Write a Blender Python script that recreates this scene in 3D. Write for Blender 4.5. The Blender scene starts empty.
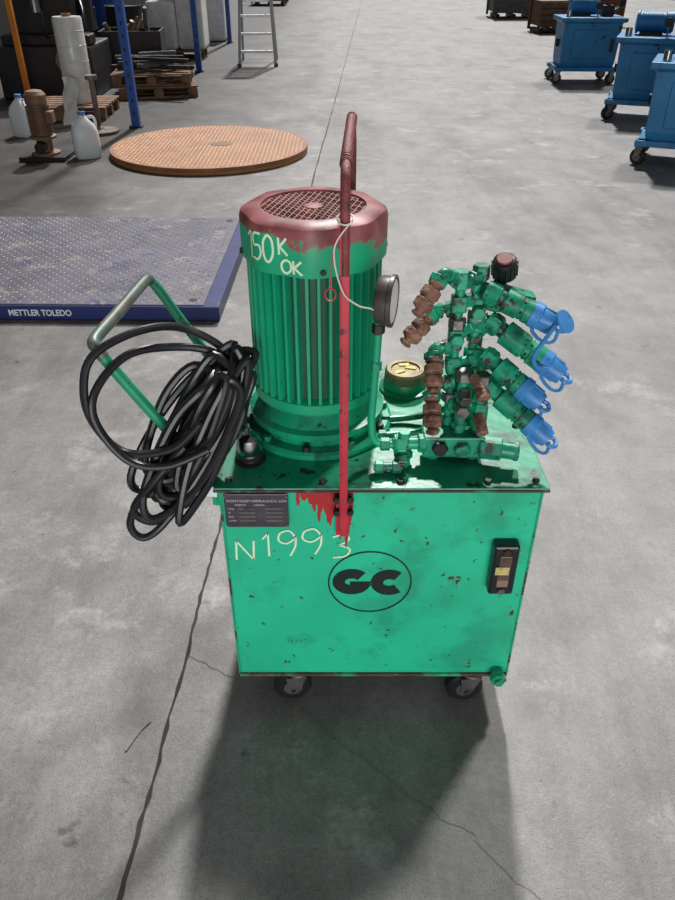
import bpy, bmesh, math, random
from mathutils import Vector, Matrix, Quaternion
random.seed(4)
scene = bpy.context.scene
try:
    scene.view_settings.view_transform = 'Standard'
    scene.view_settings.look = 'None'
except Exception: pass

def lin(c):
    return tuple(((x/255)/12.92 if x/255 <= .04045 else ((x/255+.055)/1.055)**2.4) for x in c)+(1,)

# ------------------------------------------------------------ materials
def mat(name, col, rough=.5, metal=0., var=.25, vscale=8, chip=None, chip_amt=.0, chip_scale=14, bump=0., bscale=60, col2=None, c2_amt=.5, c2_scale=4, chip2=None, chip2_amt=.3, chip2_scale=20):
    m = bpy.data.materials.new(name); m.use_nodes = True
    nt = m.node_tree; N = nt.nodes; L = nt.links
    b = N['Principled BSDF']
    b.inputs['Roughness'].default_value = rough
    b.inputs['Metallic'].default_value = metal
    tc = N.new('ShaderNodeTexCoord')
    base = lin(col)
    n = N.new('ShaderNodeTexNoise'); n.inputs['Scale'].default_value = vscale; n.inputs['Detail'].default_value = 6
    L.new(tc.outputs['Object'], n.inputs['Vector'])
    r = N.new('ShaderNodeValToRGB')
    r.color_ramp.elements[0].position = .3; r.color_ramp.elements[1].position = .7
    r.color_ramp.elements[0].color = tuple(x*(1-var) for x in base[:3])+(1,)
    r.color_ramp.elements[1].color = tuple(min(1, x*(1+var*.6)) for x in base[:3])+(1,)
    L.new(n.outputs['Fac'], r.inputs['Fac'])
    out = r.outputs['Color']
    def over(prev, color, amt, scale, sharp, off):
        mp = N.new('ShaderNodeMapping'); mp.inputs['Location'].default_value = (off, off*.7, off*1.3)
        L.new(tc.outputs['Object'], mp.inputs['Vector'])
        n2 = N.new('ShaderNodeTexNoise'); n2.inputs['Scale'].default_value = scale; n2.inputs['Detail'].default_value = 8
        n2.inputs['Roughness'].default_value = .62
        L.new(mp.outputs['Vector'], n2.inputs['Vector'])
        r2 = N.new('ShaderNodeValToRGB')
        th = .78-.4*amt
        r2.color_ramp.elements[0].position = th; r2.color_ramp.elements[1].position = th+sharp
        L.new(n2.outputs['Fac'], r2.inputs['Fac'])
        mx = N.new('ShaderNodeMix'); mx.data_type = 'RGBA'
        L.new(r2.outputs['Color'], mx.inputs['Factor'])
        L.new(prev, mx.inputs[6]); mx.inputs[7].default_value = lin(color)
        return mx.outputs[2]
    if col2: out = over(out, col2, c2_amt, c2_scale, .12, 3.1)
    if chip: out = over(out, chip, chip_amt, chip_scale, .015, 7.7)
    if chip2: out = over(out, chip2, chip2_amt, chip2_scale, .02, 13.3)
    L.new(out, b.inputs['Base Color'])
    if bump:
        n3 = N.new('ShaderNodeTexNoise'); n3.inputs['Scale'].default_value = bscale; n3.inputs['Detail'].default_value = 5
        L.new(tc.outputs['Object'], n3.inputs['Vector'])
        bp = N.new('ShaderNodeBump'); bp.inputs['Strength'].default_value = bump; bp.inputs['Distance'].default_value = .01
        L.new(n3.outputs['Fac'], bp.inputs['Height']); L.new(bp.outputs['Normal'], b.inputs['Normal'])
    return m

GREEN = mat('green_paint', (34,190,144), .45, var=.16, vscale=4, col2=(32,160,122), c2_amt=.64, c2_scale=6, chip=(74,54,44), chip_amt=.29, chip_scale=15, chip2=(62,60,52), chip2_amt=.34, chip2_scale=44, bump=.06, bscale=25)
GREEN_TOP = mat('green_paint_oily', (20,148,108), .32, var=.3, vscale=9, col2=(16,90,70), c2_amt=.66, c2_scale=10, chip=(24,32,28), chip_amt=.40, chip_scale=20, chip2=(44,60,52), chip2_amt=.34, chip2_scale=45, bump=.1, bscale=30)
GREEN_M = mat('green_motor_paint', (20,160,116), .4, var=.2, vscale=7, chip=(20,60,46), chip_amt=.28, chip_scale=16)
GREEN_P = mat('green_pipe_paint', (30,154,116), .38, .05, var=.35, vscale=22, col2=(28,94,76), c2_amt=.72, c2_scale=26, chip=(56,54,48), chip_amt=.50, chip_scale=34)
GREEN_H = mat('green_handle_paint', (24,146,106), .45, var=.25, vscale=14, chip=(60,66,60), chip_amt=.5, chip_scale=22)
RUST = mat('rusty_brass', (158,118,98), .5, .25, var=.45, vscale=50, col2=(96,62,54), c2_amt=.74, c2_scale=30, bump=.3, bscale=150)
RUSTRED = mat('red_rust', (128,58,58), .6, var=.3, vscale=40, col2=(88,50,44), c2_amt=.6, c2_scale=30, bump=.3, bscale=200)
GRILLE = mat('grille_rust', (158,98,90), .6, var=.3, vscale=30)
RED = mat('red_paint', (186,44,60), .45, var=.2, vscale=20, chip=(90,36,34), chip_amt=.42, chip_scale=36)
BLACK = mat('black_rubber', (30,30,33), .33, var=.3, vscale=30)
DARK = mat('dark_iron', (44,40,38), .5, .3, var=.4, vscale=20, col2=(70,48,36), c2_amt=.5, c2_scale=12)
STEEL = mat('worn_steel', (135,132,128), .35, .8, var=.3, vscale=25, col2=(80,66,58), c2_amt=.5, c2_scale=20)
CHROME = mat('dark_chrome', (165,165,165), .15, 1., var=.15)
BLUECAP = mat('blue_plastic', (62,134,196), .4, var=.15, vscale=30, chip=(40,80,120), chip_amt=.35, chip_scale=50)
WHITEP = mat('white_marker', (215,240,205), .7, var=.08)
WHITE = mat('white_plastic', (226,230,232), .4, var=.05)
YELLOW = mat('yellow_tape', (205,190,60), .5, var=.15)
BLACKP = mat('black_paint', (14,34,30), .5, var=.2, chip=(40,186,140), chip_amt=.27, chip_scale=50)
PLATE = mat('nameplate_metal', (84,74,82), .4, .4, var=.3, vscale=30)
BLUEM = mat('blue_machine_paint', (34,124,178), .45, var=.18, vscale=3, col2=(24,92,140), c2_amt=.5, c2_scale=4, chip=(40,44,50), chip_amt=.34, chip_scale=7)
BLUERACK = mat('blue_rack_paint', (30,84,170), .5, var=.15, chip=(60,50,48), chip_amt=.25, chip_scale=9)
WOOD = mat('pallet_wood', (130,100,76), .8, var=.35, vscale=10, col2=(84,66,54), c2_amt=.5, c2_scale=6)
ORANGE = mat('orange_paint', (215,130,35), .55, var=.2)
PUMPB = mat('brown_motor_paint', (124,94,74), .6, var=.3, vscale=10, col2=(80,60,50), c2_amt=.5, c2_scale=12)
SCALEBLUE = mat('scale_blue_paint', (36,48,104), .4, var=.2, chip=(90,85,90), chip_amt=.34, chip_scale=9)
FILM = mat('stretch_film', (228,228,222), .25, var=.15, vscale=9, bump=.4, bscale=14)
REDBIN = mat('dull_red', (130,60,50), .6, var=.25)
GREYM = mat('grey_machine', (92,94,96), .5, var=.3)
DGREY = mat('dark_grey_machine', (40,38,38), .5, var=.35, vscale=5, col2=(62,52,46), c2_amt=.4, c2_scale=7)
ALU = mat('aluminium', (196,196,196), .4, .6, var=.1)
BRASS = mat('dirty_brass', (128,112,78), .45, .35, var=.35, vscale=30, col2=(54,48,38), c2_amt=.6, c2_scale=20)
SCALETOP = mat('scale_tread_plate', (98,94,104), .5, .15, var=.3, vscale=4, col2=(76,74,92), c2_amt=.6, c2_scale=5, chip=(124,116,114), chip_amt=.46, chip_scale=8, chip2=(64,66,104), chip2_amt=.42, chip2_scale=14)
ROUNDP = mat('round_checker_plate', (190,130,80), .55, var=.2, vscale=3, col2=(154,104,66), c2_amt=.55, c2_scale=3)
ROUNDS = mat('round_checker_studs', (226,176,120), .5, var=.2, vscale=3, col2=(184,130,84), c2_amt=.55, c2_scale=3)

def cowl_mat():
    m = mat('fan_cowl_paint', (24,170,122), .45, var=.15, vscale=8, chip=(90,50,46), chip_amt=.3, chip_scale=18)
    nt=m.node_tree; N=nt.nodes; L=nt.links; b=N['Principled BSDF']
    prev=b.inputs['Base Color'].links[0].from_socket
    tc=N.new('ShaderNodeTexCoord'); sp=N.new('ShaderNodeSeparateXYZ'); L.new(tc.outputs['Object'],sp.inputs[0])
    n=N.new('ShaderNodeTexNoise'); n.inputs['Scale'].default_value=14; n.inputs['Detail'].default_value=9; n.inputs['Roughness'].default_value=.65; L.new(tc.outputs['Object'],n.inputs['Vector'])
    a=N.new('ShaderNodeMath'); a.operation='MULTIPLY_ADD'; a.inputs[1].default_value=.13; L.new(n.outputs['Fac'],a.inputs[0]); L.new(sp.outputs['Z'],a.inputs[2])
    a2=N.new('ShaderNodeMath'); a2.operation='MULTIPLY_ADD'; a2.inputs[1].default_value=.12; L.new(sp.outputs['X'],a2.inputs[0]); L.new(a.outputs[0],a2.inputs[2])
    r=N.new('ShaderNodeMapRange'); r.inputs['From Min'].default_value=1.208; r.inputs['From Max'].default_value=1.216; L.new(a2.outputs[0],r.inputs['Value'])
    mx=N.new('ShaderNodeMix'); mx.data_type='RGBA'; L.new(r.outputs['Result'],mx.inputs['Factor']); L.new(prev,mx.inputs[6])
    n4=N.new('ShaderNodeTexNoise'); n4.inputs['Scale'].default_value=18; n4.inputs['Detail'].default_value=6; L.new(tc.outputs['Object'],n4.inputs['Vector'])
    cr=N.new('ShaderNodeValToRGB'); cr.color_ramp.elements[0].position=.35; cr.color_ramp.elements[1].position=.65
    cr.color_ramp.elements[0].color=lin((114,50,56)); cr.color_ramp.elements[1].color=lin((164,96,96)); L.new(n4.outputs['Fac'],cr.inputs['Fac'])
    L.new(cr.outputs['Color'],mx.inputs[7]); L.new(mx.outputs[2],b.inputs['Base Color'])
    return m
COWL = cowl_mat()

def floor_mat():
    m = bpy.data.materials.new('concrete_floor'); m.use_nodes=True
    nt=m.node_tree; N=nt.nodes; L=nt.links; b=N['Principled BSDF']
    tc=N.new('ShaderNodeTexCoord')
    def noise(sc,det,ro=.6,loc=0, stretch=None):
        mp=N.new('ShaderNodeMapping'); mp.inputs['Location'].default_value=(loc,loc,0)
        if stretch: mp.inputs['Scale'].default_value=stretch
        L.new(tc.outputs['Object'],mp.inputs['Vector'])
        n=N.new('ShaderNodeTexNoise'); n.inputs['Scale'].default_value=sc; n.inputs['Detail'].default_value=det; n.inputs['Roughness'].default_value=ro
        L.new(mp.outputs['Vector'],n.inputs['Vector']); return n
    def ramp(src,p0,c0,p1,c1):
        r=N.new('ShaderNodeValToRGB'); r.color_ramp.elements[0].position=p0; r.color_ramp.elements[1].position=p1
        r.color_ramp.elements[0].color=c0; r.color_ramp.elements[1].color=c1; L.new(src,r.inputs['Fac']); return r.outputs['Color']
    def mul(a,c,f=1):
        x=N.new('ShaderNodeMix'); x.data_type='RGBA'; x.blend_type='MULTIPLY'; x.inputs['Factor'].default_value=f
        L.new(a,x.inputs[6]); L.new(c,x.inputs[7]); return x.outputs[2]
    W=(1,1,1,1)
    c=ramp(noise(.9,10,.65).outputs['Fac'],.3,lin((122,119,117)),.7,lin((153,149,146)))
    c=mul(c,ramp(noise(5,10,.7,4).outputs['Fac'],.32,(.66,.65,.64,1),.6,W))
    c=mul(c,ramp(noise(60,6,.7,9).outputs['Fac'],.3,(.74,.74,.74,1),.6,W))
    c=mul(c,ramp(noise(260,3,.6,2).outputs['Fac'],.34,(.62,.62,.62,1),.52,W))
    c=mul(c,ramp(noise(1.6,9,.7,21,(1,.5,1)).outputs['Fac'],.32,(.48,.47,.47,1),.5,W),.85)
    c=mul(c,ramp(noise(9,5,.6,33).outputs['Fac'],.27,(.45,.44,.43,1),.34,W))
    c=mul(c,ramp(noise(2.2,7,.75,81,(1,.14,1)).outputs['Fac'],.34,(.64,.62,.61,1),.5,W),.75)
    c=mul(c,ramp(noise(24,4,.6,61).outputs['Fac'],.23,(.4,.38,.36,1),.28,W))
    sc=ramp(noise(3.2,10,.75,97).outputs['Fac'],.56,(0,0,0,1),.72,W)
    x=N.new('ShaderNodeMix'); x.data_type='RGBA'; L.new(sc,x.inputs['Factor']); L.new(c,x.inputs[6]); x.inputs[7].default_value=lin((162,157,154)); c=x.outputs[2]
    # rack shade painted into the floor colour along the left storage area
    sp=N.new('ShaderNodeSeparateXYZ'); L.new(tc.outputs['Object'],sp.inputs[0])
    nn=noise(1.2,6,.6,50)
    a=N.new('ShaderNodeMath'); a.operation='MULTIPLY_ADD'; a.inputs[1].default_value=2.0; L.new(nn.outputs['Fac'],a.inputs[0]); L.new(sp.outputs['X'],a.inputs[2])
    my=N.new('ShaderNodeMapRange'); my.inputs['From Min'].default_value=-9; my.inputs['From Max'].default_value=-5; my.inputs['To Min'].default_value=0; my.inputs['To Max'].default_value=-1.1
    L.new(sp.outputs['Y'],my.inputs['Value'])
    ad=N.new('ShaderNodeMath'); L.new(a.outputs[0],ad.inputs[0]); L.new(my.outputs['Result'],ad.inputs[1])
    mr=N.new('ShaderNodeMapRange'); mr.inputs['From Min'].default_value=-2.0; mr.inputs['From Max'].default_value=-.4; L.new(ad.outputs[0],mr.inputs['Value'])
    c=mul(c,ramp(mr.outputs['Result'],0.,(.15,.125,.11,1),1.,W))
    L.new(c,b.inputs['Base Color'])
    rr=N.new('ShaderNodeMapRange'); rr.inputs['To Min'].default_value=.36; rr.inputs['To Max'].default_value=.62
    L.new(noise(4,6,.6,70).outputs['Fac'],rr.inputs['Value']); L.new(rr.outputs['Result'],b.inputs['Roughness'])
    bp=N.new('ShaderNodeBump'); bp.inputs['Strength'].default_value=.3; bp.inputs['Distance'].default_value=.004
    L.new(noise(120,6,.7).outputs['Fac'],bp.inputs['Height']); L.new(bp.outputs['Normal'],b.inputs['Normal'])
    return m
FLOOR = floor_mat()
WALL = mat('dark_wall', (52,48,46), .8, var=.35, vscale=1.2)
CRACK = mat('floor_joint_dark', (52,44,40), .8, var=.5, vscale=12)

# ------------------------------------------------------------ geometry helpers
def root(name, loc=(0,0,0), rz=0):
    e=bpy.data.objects.new(name,None); scene.collection.objects.link(e)
    e.location=loc; e.rotation_euler=(0,0,rz); e.empty_display_size=.1
    return e
def finish(bm,name,parent,m,smooth=False,local=False,bevel=0,seg=2):
    me=bpy.data.meshes.new(name); bmesh.ops.recalc_face_normals(bm,faces=bm.faces); bm.to_mesh(me); bm.free()
    o=bpy.data.objects.new(name,me); scene.collection.objects.link(o)
    if m: me.materials.append(m)
    if smooth:
        for p in me.polygons: p.use_smooth=True
        try: me.set_sharp_from_angle(angle=math.radians(35))
        except Exception: pass
    if parent:
        o.parent=parent
        if not local:
            mw=Matrix.LocRotScale(parent.location,parent.rotation_euler,parent.scale)
            o.matrix_parent_inverse=mw.inverted()
    if bevel:
        md=o.modifiers.new('bevel','BEVEL'); md.width=bevel; md.segments=seg; md.limit_method='ANGLE'
    return o
def box(name,parent,c,s,m,bevel=.003,rot=None,local=False):
    bm=bmesh.new(); bmesh.ops.create_cube(bm,size=1)
    M=Matrix.Translation(c)
    if rot: M=M@rot
    bmesh.ops.transform(bm,matrix=M@Matrix.Diagonal((s[0],s[1],s[2],1)),verts=bm.verts)
    return finish(bm,name,parent,m,local=local,bevel=bevel)
def frame(d):
    d=Vector(d).normalized()
    return d.to_track_quat('Z','Y').to_matrix().to_4x4()
def lathe_bm(bm,prof,origin,d,seg=24):
    M=Matrix.Translation(origin)@frame(d)
    rings=[]
    for r,h in prof:
        if r<1e-6: rings.append([bm.verts.new(M@Vector((0,0,h)))])
        else: rings.append([bm.verts.new(M@Vector((r*math.cos(2*math.pi*i/seg),r*math.sin(2*math.pi*i/seg),h))) for i in range(seg)])
    for a,b in zip(rings,rings[1:]):
        if len(a)==1 and len(b)==1: continue
        for i in range(seg):
            j=(i+1)%seg
            if len(a)==1: bm.faces.new((a[0],b[i],b[j]))
            elif len(b)==1: bm.faces.new((a[i],a[j],b[0]))
            else: bm.faces.new((a[i],a[j],b[j],b[i]))
    for r in (rings[0],rings[-1]):
        if len(r)>2: bm.faces.new(r)
def lathe(name,parent,prof,origin,d,m,seg=28,local=False):
    bm=bmesh.new(); lathe_bm(bm,prof,origin,d,seg); return finish(bm,name,parent,m,smooth=seg>8,local=local)
def cyl(name,parent,p0,p1,r,m,seg=20,r1=None,local=False,ch=None):
    p0=Vector(p0);p1=Vector(p1);h=(p1-p0).length; r1=r if r1 is None else r1
    c=min(r,r1)*.12 if ch is None else ch
    return lathe(name,parent,[(r-c,0),(r,c),(r1,h-c),(r1-c,h)],p0,p1-p0,m,seg,local)
def catmull(pts,n=8,closed=False):
    P=[Vector(p) for p in pts]; out=[]
    k=len(P)
    for i in range(k if closed else k-1):
        if closed: a,b,c,d=P[(i-1)%k],P[i],P[(i+1)%k],P[(i+2)%k]
        else: a,b,c,d=P[max(i-1,0)],P[i],P[i+1],P[min(i+2,k-1)]
        for j in range(n):
            t=j/n
            out.append(.5*((2*b)+(-a+c)*t+(2*a-5*b+4*c-d)*t*t+(-a+3*b-3*c+d)*t**3))
    if not closed: out.append(P[-1])
    return out
def tube_bm(bm,pts,r,seg=10,closed=False):
    pts=[Vector(p) for p in pts]; k=len(pts); rings=[]
    up=None
    for i,p in enumerate(pts):
        if closed: t=(pts[(i+1)%k]-pts[i-1])
        else: t=pts[min(i+1,k-1)]-pts[max(i-1,0)]
        t.normalize()
        if up is None:
            up=t.orthogonal().normalized()
        else:
            up=(up-t*up.dot(t)); up.normalize()
        s=t.cross(up)
        rings.append([bm.verts.new(p+r*(math.cos(2*math.pi*j/seg)*up+math.sin(2*math.pi*j/seg)*s)) for j in range(seg)])
    for i in range(k if closed else k-1):
        a=rings[i];b=rings[(i+1)%k]
        for j in range(seg):
            bm.faces.new((a[j],a[(j+1)%seg],b[(j+1)%seg],b[j]))
    if not closed: bm.faces.new(rings[0]); bm.faces.new(rings[-1])
def tube(name,parent,pts,r,m,smooth=True,n=8,seg=10,closed=False,local=False):
    if smooth: pts=catmull(pts,n,closed)
    bm=bmesh.new(); tube_bm(bm,pts,r,seg,closed); return finish(bm,name,parent,m,smooth=True,local=local)
def ribbon_bm(bm,pts,w,fn):
    k=len(pts); vs=[]
    for i in range(k):
        a=pts[max(i-1,0)];b=pts[min(i+1,k-1)]
        dx,dy=b[0]-a[0],b[1]-a[1]; l=math.hypot(dx,dy) or 1; nx,ny=-dy/l,dx/l
        ww=(w[i] if isinstance(w,list) else w)/2
        vs.append((bm.verts.new(fn(pts[i][0]+nx*ww,pts[i][1]+ny*ww)),bm.verts.new(fn(pts[i][0]-nx*ww,pts[i][1]-ny*ww))))
    for a,b in zip(vs,vs[1:]): bm.faces.new((a[0],a[1],b[1],b[0]))
def strokes(name,parent,lines,w,fn,m,local=False):
    bm=bmesh.new()
    for ln in lines:
        p=[(q.x,q.y) for q in catmull([(a,b,0) for a,b in ln],6)] if len(ln)>2 else ln
        if len(ln)==2:
            p=[(ln[0][0]+(ln[1][0]-ln[0][0])*i/8,ln[0][1]+(ln[1][1]-ln[0][1])*i/8) for i in range(9)]
        ribbon_bm(bm,p,w,fn)
    return finish(bm,name,parent,m,local=local)
def text(name,parent,body,size,loc,rot,m,ext=.0008,bold=0,local=False,sx=1):
    cu=bpy.data.curves.new(name,'FONT'); cu.body=body; cu.size=size; cu.extrude=ext; cu.offset=bold
    o=bpy.data.objects.new(name,cu); scene.collection.objects.link(o)
    o.location=loc;o.rotation_euler=rot;o.scale=(sx,1,1)
    bpy.context.view_layer.update()
    dg=bpy.context.evaluated_depsgraph_get(); me=bpy.data.meshes.new_from_object(o.evaluated_get(dg))
    me.transform(o.matrix_world); bpy.data.objects.remove(o)
    n=bpy.data.objects.new(name,me); scene.collection.objects.link(n); me.materials.clear(); me.materials.append(m)
    n.parent=parent
    if not local: n.matrix_parent_inverse=Matrix.LocRotScale(parent.location,parent.rotation_euler,parent.scale).inverted()
    return n

# ------------------------------------------------------------ room shell
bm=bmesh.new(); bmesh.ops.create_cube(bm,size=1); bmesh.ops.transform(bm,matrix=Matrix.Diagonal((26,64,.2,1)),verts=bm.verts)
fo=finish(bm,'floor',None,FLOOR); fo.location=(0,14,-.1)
box('wall_left',None,(-6.1,22,1.5),(.2,44,3),WALL,bevel=0)
box('wall_back',None,(0,45.6,2.5),(26,.2,5),WALL,bevel=0)

def flo(x,y): return Vector((x,y,.0015))
pts=[]; ws=[]
y=-1.5; ox=0
while y<40:
    ox=ox*.8+random.uniform(-.003,.003)
    pts.append((-.478+.043*y+ox,y)); ws.append(random.uniform(.005,.013)*(1 if y<4 else 1.1)); y+=.03 if y<4 else .25
bm=bmesh.new(); ribbon_bm(bm,pts,ws,flo); finish(bm,'floor_joint',None,CRACK)
HAIR=mat('hairline_crack',(100,96,94),.8,var=.3)
bm=bmesh.new()
def crack(a,b,n,amp,w):
    p=[]; ox=oy=0
    for i in range(n+1):
        t=i/n; ox+=random.uniform(-amp,amp); oy+=random.uniform(-amp,amp); ox*=.9; oy*=.9
        p.append((a[0]+(b[0]-a[0])*t+ox,a[1]+(b[1]-a[1])*t+oy))
    ribbon_bm(bm,p,w,flo)
crack((-.1,1.16),(.30,.83),70,.004,.0013); crack((.30,.83),(.5,.6),30,.004,.001)
crack((-.42,1.35),(-.25,1.25),20,.004,.0015)
finish(bm,'floor_crack',None,HAIR)
bm=bmesh.new()
ribbon_bm(bm,[(-.512,1.045),(-.507,1.075),(-.492,1.105),(-.468,1.13)],[.004,.016,.013,.003],lambda x,y:Vector((x,y,.003+.4*abs(x+.49)**1.5)))
finish(bm,'scrap_strip',None,mat('grey_scrap',(112,112,114),.5,var=.1))

# ------------------------------------------------------------ MAIN UNIT
U=root('hydraulic_power_pack',(.09,1.42,0))
X0,X1,Y0,Y1,ZB,ZT=-.25,.43,1.19,1.70,.102,.682
box('tank_body',U,((X0+X1)/2,(Y0+Y1)/2,(ZB+ZT)/2),(X1-X0-.012,Y1-Y0-.006,ZT-ZB),GREEN,.006)
box('tank_gasket',U,((X0+X1)/2,(Y0+Y1)/2,ZT+.002),(X1-X0-.004,Y1-Y0,.005),DARK,0)
box('tank_lid',U,((X0+X1)/2,(Y0+Y1)/2,ZT+.008),(X1-X0+.008,Y1-Y0+.014,.009),GREEN_TOP,.002)
box('lid_front_edge',U,((X0+X1)/2,Y0-.008,ZT+.0065),(X1-X0+.008,.002,.006),mat('worn_edge',(58,44,40),.6,var=.5,vscale=20,col2=(24,130,98),c2_amt=.6,c2_scale=14),0)
LIP=mat('rusty_lip',(92,62,50),.7,var=.4,vscale=20,col2=(34,170,124),c2_amt=.75,c2_scale=9)
box('bottom_lip',U,((X0+X1)/2,Y0+.001,ZB+.004),(X1-X0-.014,.01,.008),LIP,.001)
for s,x in ((0,X0+.0065),(1,X1-.0065)): box('corner_wear_%d'%s,U,(x,Y0+.0035,(ZB+ZT)/2),(.005,.003,ZT-ZB-.01),mat('edge_wear',(34,160,120),.6,var=.3,vscale=10,chip=(76,50,40),chip_amt=.62,chip_scale=12),.001)
LT=ZT+.0125
for i,(bx,by) in enumerate([(-.225,1.21),(-.03,1.205),(.13,1.205),(.31,1.205),(.41,1.21),(-.225,1.42),(.41,1.42),(-.225,1.67),(.1,1.68),(.41,1.68)]):
    cyl('lid_bolt_%d'%i,U,(bx,by,LT-.001),(bx,by,LT+.007),.008,DARK,seg=6)
# casters
def caster(pfx,par,x,y,h,r,ang=0,local=False,wm=BLACK,trail=-.35):
    R=Matrix.Rotation(ang,3,'Z'); o=Vector((x,y,0)); ax=R@Vector((0,1,0)); tr=R@Vector((1,0,0))*(r*trail)
    c=o+tr+Vector((0,0,r)); w=r*.34
    lathe(pfx+'_wheel',par,[(r*.3,-w),(r*.88,-w),(r,-w*.6),(r,w*.6),(r*.88,w),(r*.3,w)],c,ax,wm,28,local)
    lathe(pfx+'_hub',par,[(r*.12,-w*1.15),(r*.5,-w*1.1),(r*.5,w*1.1),(r*.12,w*1.15)],c,ax,STEEL,18,local)
    cyl(pfx+'_axle',par,c-ax*w*1.7,c+ax*w*1.7,r*.13,DARK,8,local=local)
    bm=bmesh.new()
    for s in(-1,1):
        q=[]
        for dx,dz in((-.22,-.18),(.22,-.18),(.75,h/r-1.12),(-.35,h/r-1.12)):
            q.append((dx*r,dz*r))
        vs=[bm.verts.new(c+(R@Vector((a,s*w*k,b)))) for k in(1.35,1.6) for a,b in q]
        bm.faces.new(vs[:4]);bm.faces.new(vs[4:])
        for i in range(4): bm.faces.new((vs[i],vs[(i+1)%4],vs[4+(i+1)%4],vs[4+i]))
    finish(bm,pfx+'_fork',par,STEEL,local=local)
    cyl(pfx+'_swivel',par,o+Vector((0,0,h-.16*r)),o+Vector((0,0,h)),r*.62,STEEL,20,local=local)
caster('caster_1',U,-.098,1.212,.102,.048,.12); caster('caster_2',U,.34,1.208,.102,.048,.1)
caster('caster_3',U,-.16,1.62,.102,.048,.3); caster('caster_4',U,.35,1.62,.102,.048,0)
# drain plug
cyl('drain_stub',U,(.392,1.20,.122),(.395,1.17,.120),.013,GREEN_P,16)
cyl('drain_nut',U,(.395,1.178,.119),(.396,1.158,.118),.020,GREEN_P,6)
cyl('drain_cap',U,(.396,1.160,.118),(.396,1.150,.118),.012,GREEN_P,6)
# nameplate
box('nameplate',U,(-.168,1.181,.639),(.132,.004,.088),PLATE,.002)
FR=(math.pi/2,0,0)
PT=mat('nameplate_text',(190,188,192),.5,var=.1)
text('nameplate_title',U,'MONTAGEM HIDRAULICA, LDA',.0088,(-.229,1.1785,.663),FR,PT,.0002)
text('nameplate_sub',U,'FORTO        LISBOA',.007,(-.212,1.1785,.653),FR,PT,.0002)
for i in range(4):
    text('nameplate_row_%d'%i,U,['TIPO','N','BAR','L/MIN'][i],.006,(-.227,1.1785,.643-.0105*i),FR,PT,.0002)
    box('nameplate_field_a%d'%i,U,(-.188,1.1785,.6455-.0105*i),(.034,.0008,.0055),STEEL,0)
    box('nameplate_field_b%d'%i,U,(-.132,1.1785,.6455-.0105*i),(.036,.0008,.0055),STEEL,0)
for i,(a,b) in enumerate([(-.23,.678),(-.106,.678),(-.23,.6),(-.106,.6)]): cyl('nameplate_rivet_%d'%i,U,(a,1.18,b),(a,1.176,b),.003,STEEL,8)
# sight gauge
box('sight_gauge_body',U,(.363,1.178,.482),(.056,.03,.142),BLACK,.006)
box('sight_gauge_recess',U,(.363,1.1625,.482),(.026,.003,.09),mat('sight_glass',(96,78,66),.15,var=.3,vscale=30),.001)
box('sight_gauge_label',U,(.358,1.1605,.486),(.03,.002,.022),mat('sight_label',(200,190,120),.5,var=.3,vscale=60,chip=(170,60,40),chip_amt=.5,chip_scale=60),0)
box('sight_gauge_line',U,(.363,1.1608,.448),(.024,.001,.02),mat('sight_strip',(140,110,98),.3,var=.2),0)
for i,z in enumerate((.54,.424)): cyl('sight_gauge_screw_%d'%i,U,(.363,1.164,z),(.363,1.158,z),.009,CHROME if i else DARK,6)
# logo
FY=1.1912
fF=lambda x,z:Vector((x,FY,z))
lx,lz=.073,.421
def arc(cx,cz,r,a0,a1,n=28,sx=1): return [(cx+r*sx*math.cos(math.radians(a0+(a1-a0)*i/n)),cz+r*math.sin(math.radians(a0+(a1-a0)*i/n))) for i in range(n+1)]
bm=bmesh.new()
ribbon_bm(bm,arc(lx,lz,.093,0,360,64),.0034,fF)
ribbon_bm(bm,arc(lx-.041,lz+.002,.025,42,352,sx=1.18),.028,fF)
ribbon_bm(bm,arc(lx+.044,lz,.025,48,312,sx=1.12),.028,fF)
finish(bm,'logo',U,BLACKP)
bm=bmesh.new(); ribbon_bm(bm,[(lx-.045,lz-.004),(lx+.002,lz-.004)],.013,lambda x,z:Vector((x,FY-.0003,z))); finish(bm,'logo_bar',U,BLACKP)
# ---- handwriting
def txt(lines,ox,oz,sx,sz): return [[(ox+a*sx,oz+b*sz) for a,b in l] for l in lines]
gN=[[(0,0),(.05,1)],[(.05,1),(.65,.0)],[(.65,.0),(.7,1.0)]]
g1=[[(0,.75),(.25,1)],[(.25,1),(.25,0)]]
g9=[[(.6,.75),(.4,1),(.1,.9),(.05,.62),(.3,.5),(.58,.7)],[(.6,.8),(.58,.4),(.4,0)]]
g3=[[(.0,.9),(.35,1),(.5,.8),(.2,.55)],[(.2,.55),(.52,.38),(.4,.08),(.0,.0)]]
LN=[]
LN+=txt(gN,-.222,.492,.058,.055); LN+=txt(g1,-.162,.502,.05,.066); LN+=txt(g9,-.130,.503,.066,.072)
LN+=txt(g9,-.078,.508,.072,.072); LN+=txt(g3,-.010,.498,.07,.066)
strokes('chalk_number',U,LN,.0046,lambda x,z:Vector((x,FY-.0006,z)),WHITEP)
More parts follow.
